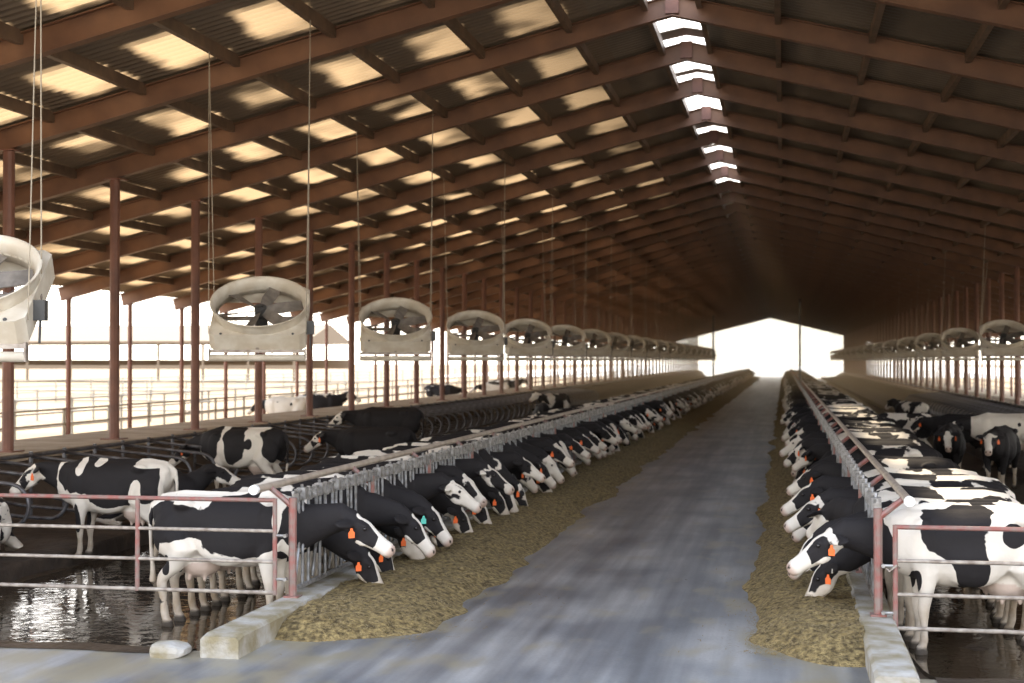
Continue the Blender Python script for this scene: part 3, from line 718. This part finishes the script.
    pink = np.maximum(inh * sm_(t, .46, .52), (np.sqrt(((x + .36) / .28) ** 2 + (y / .2) ** 2 + ((z - .64) / .18) ** 2) < 1) * (0 if lie else .75))
    dirt = .15 + .75 * sm_(.75 - z, 0, .5) + .35 * sm_(-x, .6, .85) * sm_(1.2 - z, 0, .3)
    if lie: dirt = .15 + .5 * sm_(.95 - z, 0, .3)
    nos = inh * ((np.sqrt((t - .515) ** 2 + (np.abs(s2) - .042) ** 2 + (u - .0) ** 2) < .022)).astype(float)
    if not lie: nos = np.maximum(nos, sm_(.085 - (co[:, 2]), 0, .02) * .9)
    for nm, arr in (('bias', bias), ('blaze', blaze), ('pink', pink), ('dirt', np.clip(dirt, 0, 1)), ('nostril', nos)):
        at = m2.attributes.new(nm, 'FLOAT', 'POINT'); at.data.foreach_set('value', arr.astype(np.float32))
    return m2, dict(H=H, f=f, sd=sd, up=up)
def P(neck, dir, **k): return dict(neck=neck, dir=dir, **k)
base = [(.55, 0, 1.12, .30, .17)]
def down(px, pz, yaw, ang):
    """neck reaching down and forward to a poll at (px, pz) then the head at angle ang below level"""
    yy = math.sin(yaw) * .45
    return P([(.50, 0, 1.10, .31, .19), (.74, yy * .1, 1.08 + (pz - 1.1) * .12, .27, .155), (.95, yy * .3, 1.14 + (pz - 1.12) * .30, .205, .125), (px - .12, yy * .75, pz + .06, .150, .10), (px, yy, pz, .11, .09)], (math.cos(yaw) * math.cos(ang), math.sin(yaw) * math.cos(ang), -math.sin(ang)))
POSES = {
    'level': down(1.38, 1.16, 0, R(33)),
    'levelside': down(1.32, 1.14, R(-25), R(38)),
    'mid': down(1.38, .98, 0, R(50)),
    'midside': down(1.34, .95, R(22), R(48)),
    'low': down(1.34, .74, 0, R(58)),
    'lowl': down(1.32, .72, R(20), R(64)),
    'lowr': down(1.30, .76, R(-24), R(54)),
    'turn': down(1.22, 1.12, R(-60), R(32)),
    'stand': P([(.50, 0, 1.12, .30, .18), (.74, 0, 1.20, .25, .15), (.95, 0, 1.33, .18, .115), (1.12, 0, 1.44, .135, .095), (1.20, 0, 1.47, .11, .09)], (.86, 0, -.5), step=1),
    'standlow': P([(.50, 0, 1.12, .30, .18), (.76, .02, 1.14, .25, .15), (.98, .08, 1.15, .18, .115), (1.16, .16, 1.16, .135, .095), (1.22, .2, 1.16, .11, .09)], (.8, .35, -.65), step=-1),
    'heroL': dict(down(1.38, 1.16, 0, R(33)), blobs=[(-.58, 1.20, .42, .20, 1), (.25, 1.18, .44, .34, 1), (-.15, 1.47, .35, .05, -1), (.48, 1.44, .13, .07, -1), (.60, 1.18, .04, .14, -1), (-.80, .90, .06, .10, 1), (-.66, .68, .05, .10, 1), (.05, .72, .12, .06, -1), (.80, 1.15, .12, .3, 1), (.62, .80, .05, .05, 1)]),
    'heroR': dict(down(1.36, 1.12, 0, R(34)), blobs=[(.18, 1.22, .31, .27, 1), (.03, .88, .16, .22, 1), (-.35, 1.20, .11, .11, 1), (-.66, 1.25, .14, .22, 1), (.57, .74, .05, .12, 1), (.86, 1.02, .09, .26, 1), (-.78, .95, .08, .12, 1)]),
    'heroS': dict(P([(.50, 0, 1.12, .30, .18), (.76, .0, 1.18, .25, .15), (.98, .02, 1.24, .18, .115), (1.14, .05, 1.29, .135, .095), (1.22, .06, 1.30, .11, .09)], (.75, .15, -.65)), blobs=[(.0, 1.18, .95, .38, 1), (.45, 1.36, .07, .13, -1), (.20, 1.43, .08, .07, -1), (-.42, .98, .12, .20, -1), (-.60, 1.42, .20, .06, -1), (-.84, 1.2, .06, .3, -1), (.35, .85, .06, .10, -1), (.50, .62, .06, .2, 1)]),
    'heroW': dict(P([(.50, 0, 1.12, .30, .18), (.76, .0, 1.14, .25, .15), (.98, .0, 1.12, .18, .115), (1.14, .0, 1.08, .135, .095), (1.22, .0, 1.06, .11, .09)], (.75, .0, -.65)), blobs=[(.60, 1.20, .22, .40, 1), (.08, 1.18, .22, .33, 1), (-.25, 1.15, .07, .10, 1), (-.80, 1.20, .28, .40, 1)]),
    'heroB': dict(P([(.50, 0, 1.12, .30, .18), (.76, .0, 1.18, .25, .15), (.98, .02, 1.22, .18, .115), (1.14, .03, 1.26, .135, .095), (1.22, .04, 1.27, .11, .09)], (.80, .1, -.6)), blobs=[(0, 1.1, 1.3, .8, 1)]),
    'heroP': dict(P([(.50, 0, 1.12, .30, .18), (.76, .0, 1.16, .25, .15), (.98, .02, 1.18, .18, .115), (1.14, .03, 1.18, .135, .095), (1.22, .04, 1.18, .11, .09)], (.80, .1, -.6)), blobs=[(-.3, 1.2, .05, .06, 1)]),
    'lying': P([(.50, 0, 1.12, .28, .18), (.72, 0, 1.22, .23, .15), (.90, 0, 1.36, .17, .115), (1.04, 0, 1.48, .13, .095), (1.12, 0, 1.50, .11, .09)], (.88, 0, -.42), lie=True),
}
MESH = {}
for kx, ps in POSES.items():
    hi, fr = cow_mesh('cow_' + kx, ps, .021); lo, _ = cow_mesh('cow_far_' + kx, ps, .045)
    MESH[kx] = (hi, lo, fr)
def ear_tag_mesh(m_):
    b = MB(); pr = [(-.012, 0), (.012, 0), (.018, -.03), (.036, -.045), (.034, -.105), (-.034, -.105), (-.036, -.045), (-.018, -.03)]; n = 8
    vs = [(x, -.003, z) for x, z in pr] + [(x, .003, z) for x, z in pr]
    b.add(vs, [tuple(range(n)), tuple(range(n, 2 * n))[::-1]] + [(i, i + n, (i + 1) % n + n, (i + 1) % n) for i in range(n)]); return b.mesh('ear_tag', m_)
TAGM = [ear_tag_mesh(MT['tag']), ear_tag_mesh(MT['tagt']), ear_tag_mesh(MT['tagy'])]
b = MB(); b.ell((0, 0, 0), (.022, .022, .022)); EYEM = b.mesh('eye', MT['eye'], True)
CIDX = 0
def cow(pose, loc, rz, near=True, tagk=0, sc=1.0):
    global CIDX
    CIDX += 1
    e = empty('dairy_cow', loc, rz); hi, lo, fr = MESH[pose]; e.scale = (sc, sc, sc)
    bd = bpy.data.objects.new('body', hi if near else lo); COL.objects.link(bd); bd.parent = e; bd.pass_index = CIDX
    H = fr['H']
    if near:
        for s_ in (-1, 1):
            o = bpy.data.objects.new('eye', EYEM); COL.objects.link(o); o.parent = e; o.location = H(.155, .035, s_ * .107)
    for s_ in ((-1, 1) if tagk is not None else ()):
        if not near and s_ > 0: continue
        o = bpy.data.objects.new('ear_tag', TAGM[tagk]); COL.objects.link(o); o.parent = e
        o.location = H(.045, -.02, s_ * .185); 
        o.rotation_euler = (0, 0, math.atan2(fr['f'].y, fr['f'].x) + math.pi / 2 + s_ * .9)
    return e
DESC = {'heroL': 'head level', 'heroR': 'head level', 'level': 'head held level over the feed', 'levelside': 'head level and turned aside', 'mid': 'head half lowered', 'midside': 'head half lowered and turned', 'low': 'head down in the feed', 'lowl': 'muzzle down in the feed, turned left', 'lowr': 'muzzle down in the feed, turned right', 'turn': 'head turned back along the fence'}
BUDGET = 268
cows = []
def feed_row(side, X, sg, y0, ymax, gaps, first, seed):
    q = random.Random(seed); y = y0; i = 0
    while y < ymax and True:
        if any(a < y < c for a, c in gaps): y += .5; continue
        ps = first[i] if i < len(first) else q.choice(['level', 'level', 'mid', 'midside', 'low', 'lowl', 'lowr', 'levelside', 'turn'] if q.random() < .9 else ['low'])
        x = X - sg * (.90 + q.uniform(-.12, .06)); rz = (0 if sg > 0 else math.pi) + q.uniform(-.10, .10)
        cows.append((y, side, i, ps, (x, y, FLO), rz, q.uniform(.97, 1.035)))
        y += q.uniform(.63, .80); i += 1
    return
feed_row('left', XL, 1, GATEY + .42, Y1 - 8, [(49, 50.5), (60, 63), (75, 76.5), (88, 90)], ['heroL', 'low', 'lowl', 'mid', 'low', 'mid', 'lowl', 'level', 'low', 'levelside', 'low', 'level'], 11)
feed_row('right', XRT, -1, GATEY + .40, Y1 - 8, [(21.6, 23.8), (24.6, 26.6), (27.4, 29.0), (50, 52)], ['heroR', 'low', 'mid', 'turn', 'low', 'level', 'low', 'mid', 'level', 'level'], 23)
cows.sort(key=lambda c: c[0])
herd = MB(); nind = 0; far = []
CATG = {'left': 'cows feeding along the left fence', 'right': 'cows feeding along the right fence'}
for c in cows:
    y, side, i, ps, loc, rz, sc = c
    if nind >= BUDGET: far.append(c); continue
    nind += 1
    o = cow(ps, loc, rz, y < 48, (1 if (side == 'left' and i == 5) else 0) if (i % 4 != 3) else None, sc)
    if i < 60: lb = f'cow {ordn(i)} from gate in {side} feed row, {DESC[ps]}'
    else: lb = f'far black and white cow in the {side} feed row, beyond the sixtieth from the gate'
    if side == 'left' and i == 0: lb = 'nearest black and white cow behind the left gate, head level over the feed'
    if side == 'right' and i == 0: lb = 'nearest black and white cow standing in water behind the right gate'
    tag(o, lb, 'cow', CATG[side])
# other cows in stalls, alleys and outside (x, y, z, pose, heading in degrees, label)
others = [
    (-9.65, 19.9, -.12, 'heroS', 180, 'mostly black cow standing half in a stall beside the left water, facing left', 0),
    (-11.3, 18.6, .10, 'lying', 150, 'cow lying in a left stall just behind the half-stalled mostly black cow', 2),
    (-11.0, 17.1, .10, 'lying', 180, 'cow lying low at the left edge of the picture behind the gate', 0),
    (-10.4, 22.6, .08, 'lying', 10, 'black-necked cow with white face lying by the curved stall pipes, facing the alley', None),
    (-10.5, 27.2, .0, 'heroW', 176, 'large white and black cow standing across the left stalls behind the feed row', 0),
    (-8.9, 31.0, -.15, 'heroB', 176, 'black cow standing beyond the large white and black cow in the left stalls', 0),
    (-10.4, 37.5, .06, 'heroB', 185, 'all black cow standing among the curved dividers on the left bedding', None),
    (-8.6, 52, -.2, 'standlow', 100, 'patchy cow standing in the left alley beyond the two black cows', 0),
    (-9.6, 61, -.1, 'stand', 240, 'small cow standing far down the left alley', 0),
    (3.9, 36.2, -.2, 'heroB', 260, 'black cow with orange tags standing in the right alley facing the camera', 0),
    (4.9, 35.0, -.2, 'heroB', 250, 'black cow with pale legs nearest the picture edge in the right alley', 0),
    (3.3, 43.0, -.2, 'stand', 185, 'cow standing across the right alley, farthest of the near group', 0),
    (5.0, 42.4, -.2, 'heroB', 175, 'all black cow standing crosswise among the group in the right alley', 0),
    (5.6, 39.0, -.05, 'heroP', 178, 'mostly white cow standing at the edge of the right bedding', 0),
    (4.6, 55.0, -.2, 'stand', 120, 'cow standing far down the right alley by itself', 0),
    (7.4, 28.5, .25, 'lying', 200, 'cow lying on the right bedding at the edge of the picture', 0),
    (-17.9, 50.8, -.02, 'heroP', 170, 'mostly white cow outside beyond the left posts', None),
    (-18.2, 55.5, -.02, 'stand', 5, 'black and white cow outside beyond the left posts beside the white one', None),
    (-18.6, 78, -.02, 'standlow', 0, 'cow standing outside beyond the left posts, third from the front there', None),
    (-17.5, 88, -.02, 'standlow', 185, 'cow standing outside beyond the left posts, fourth from the front there', None),
    (-18.6, 97, -.02, 'stand', 10, 'small patchy cow outside at the far left posts', None),
    (14.0, 60, -.02, 'stand', 180, 'cow standing outside the right posts, first from the front there', None),
    (14.6, 66, -.02, 'standlow', 10, 'cow standing outside the right posts, second from the front there', None),
    (13.8, 73, -.02, 'stand', 190, 'cow standing outside the right posts, third from the front there', None),
    (14.3, 82, -.02, 'standlow', 0, 'small patchy cow far outside along the right posts', None),
]
for x, y, z, ps, hdg, lb, tk in others:
    o = cow(ps, (x, y, z), R(hdg), y < 48, tk); tag(o, lb, 'cow', 'cows standing or lying away from the feed')
# the rest of the herd, too far to count
src = {}
for c in far:
    y, side, i, ps, loc, rz, sc = c
    if ps not in src:
        m0 = MESH[ps][1]; o = bpy.data.objects.new('t', m0); COL.objects.link(o); md = o.modifiers.new('d', 'DECIMATE'); md.ratio = .22
        dg = bpy.context.evaluated_depsgraph_get(); m1 = bpy.data.meshes.new_from_object(o.evaluated_get(dg)); bpy.data.objects.remove(o)
        n = len(m1.vertices); co = np.empty(n * 3); m1.vertices.foreach_get('co', co); at = {}
        for a in ('bias', 'blaze', 'pink', 'dirt', 'nostril'):
            if a in m1.attributes: v = np.empty(n, np.float32); m1.attributes[a].data.foreach_get('value', v); at[a] = v
        src[ps] = (co.reshape(-1, 3), [tuple(p.vertices) for p in m1.polygons], at)
V = []; Fc = []; A = {a: [] for a in ('bias', 'blaze', 'pink', 'dirt', 'nostril')}; off = 0
for c in far:
    y, side, i, ps, loc, rz, sc = c; co, fc, at = src[ps]; ca, sa = math.cos(rz), math.sin(rz)
    W = np.stack([co[:, 0] * ca - co[:, 1] * sa + loc[0], co[:, 0] * sa + co[:, 1] * ca + loc[1], co[:, 2] + loc[2]], 1)
    V.append(W); Fc += [tuple(k + off for k in f_) for f_ in fc]; off += len(co)
    for a in A: A[a].append(at.get(a, np.zeros(len(co), np.float32)))
if V:
    me = bpy.data.meshes.new('distant_herd'); me.from_pydata(np.concatenate(V).tolist(), [], Fc); me.materials.append(MT['cow'])
    for a in A: q = me.attributes.new(a, 'FLOAT', 'POINT'); q.data.foreach_set('value', np.concatenate(A[a]))
    me.polygons.foreach_set('use_smooth', [True] * len(me.polygons))
    o = bpy.data.objects.new('distant_herd', me); COL.objects.link(o); tag(o, 'blurred mass of distant cows feeding along both fences near the bright far opening', 'cows', kind='stuff')
# ------------------------------------------------------------------ outside: pipe fences, other barns
def pipe_fence(x, y0, y1, h, rails, step, lab, m_, axis='y'):
    e = empty('pipe_fence', (x, y0, 0) if axis == 'y' else (x, y0, 0)); L = y1 - y0
    P3 = (lambda s_, z: (0, s_, z)) if axis == 'y' else (lambda s_, z: (s_, 0, z))
    for k in range(rails):
        z = h * (k + 1) / rails - .04; b = MB(); b.tube([P3(0, z), P3(L, z)], .035, 8); b.build('rail', m_, e)
    s_ = 0; cnt = 0
    while s_ <= L and cnt < 90: b = MB(); b.tube([P3(s_, -.02), P3(s_, h)], .05, 8); b.build('fence_post', m_, e); s_ += step; cnt += 1
    tag(e, lab, 'fence')
MT['greenpipe'] = mat('outdoor_pipe', (.30, .27, .22), .6)
pipe_fence(-21.6, 20, 240, 1.35, 3, 3.0, 'long pipe rail fence just outside the left row of posts', MT['greenpipe'])
pipe_fence(-25.5, 25, 240, 1.45, 3, 4.0, 'second pipe rail fence outside, behind the one along the left posts', MT['greenpipe'])
pipe_fence(-48, 40, 240, 1.5, 4, 5.0, 'distant pale pipe fence across the sunlit yard on the left', MT['greenpipe'])
pipe_fence(18.5, 30, 240, 1.4, 3, 4.0, 'pipe rail fence outside beyond the right row of posts', MT['greenpipe'])
for i, (yy, lab) in enumerate(((62, 'pipe fence crossing the yard behind the left posts, nearer one'), (92, 'pipe fence crossing the yard at left, farther one'))):
    e = empty('pipe_fence', (-48, yy, 0))
    for z in (.5, .95, 1.4): b = MB(); b.tube([(0, 0, z), (22.5, 0, z)], .035, 8); b.build('rail', MT['greenpipe'], e)
    for k in range(9): b = MB(); b.tube([(k * 2.8, 0, -.02), (k * 2.8, 0, 1.45)], .05, 8); b.build('fence_post', MT['greenpipe'], e)
    tag(e, lab, 'fence')
def far_barn(x, y, L, rz, lab):
    e = empty('barn', (x, y, 0), rz)
    b = MB(); b.add([(0, 0, 5.2), (L, 0, 5.2), (L, 9, 7.4), (0, 9, 7.4), (L, 18, 5.2), (0, 18, 5.2), (0, 0, 4.9), (L, 0, 4.9), (L, 18, 4.9), (0, 18, 4.9)], [(0, 1, 2, 3), (3, 2, 4, 5), (0, 6, 7, 1), (5, 4, 8, 9), (6, 9, 8, 7), (0, 3, 5, 9, 6), (1, 7, 8, 4, 2)]); b.build('roof', MT['barn'], e)
    for k in range(int(L / 6) + 1):
        b = MB(); b.box((min(k * 6, L - .2) + .1, .3, 2.45), (.25, .25, 4.9)); b.build('column', MT['barn'], e)
    b = MB(); b.box((L / 2, .2, 1.9), (L, .1, .5)); b.build('cross_rail', MT['barn'], e)
    b = MB(); b.box((L / 2, 17.6, 2.2), (L, .2, 1.2)); b.build('rear_wall', MT['barn'], e)
    tag(e, lab, 'barn')
far_barn(-150, 172, 92, R(0), 'hazy open-sided barn far away on the left horizon')

# ------------------------------------------------------------------ dusty air inside the barn
hz = bpy.data.materials.new('dusty_air'); hz.use_nodes = True; n_ = hz.node_tree.nodes; l_ = hz.node_tree.links; n_.clear()
vs_ = n_.new('ShaderNodeVolumePrincipled'); vs_.inputs['Color'].default_value = (1, .74, .45, 1); vs_.inputs['Density'].default_value = .0068; vs_.inputs['Anisotropy'].default_value = .45
o_ = n_.new('ShaderNodeOutputMaterial'); l_.new(vs_.outputs[0], o_.inputs['Volume'])
q0, q1 = -13.25, 8.85
b = MB(); b.add([(q0, 55, -.5), (q1, 55, -.5), (q1, 55, zr(q1)), (RX, 55, 9.5), (q0, 55, zr(q0)), (q0, Y1, -.5), (q1, Y1, -.5), (q1, Y1, zr(q1)), (RX, Y1, 9.5), (q0, Y1, zr(q0))],
 [(0, 1, 2, 3, 4), (9, 8, 7, 6, 5), (0, 5, 6, 1), (1, 6, 7, 2), (2, 7, 8, 3), (3, 8, 9, 4), (4, 9, 5, 0)])
o = b.build('dust_haze', hz); tag(o, 'warm dusty haze hanging under the barn roof', 'haze', kind='stuff')
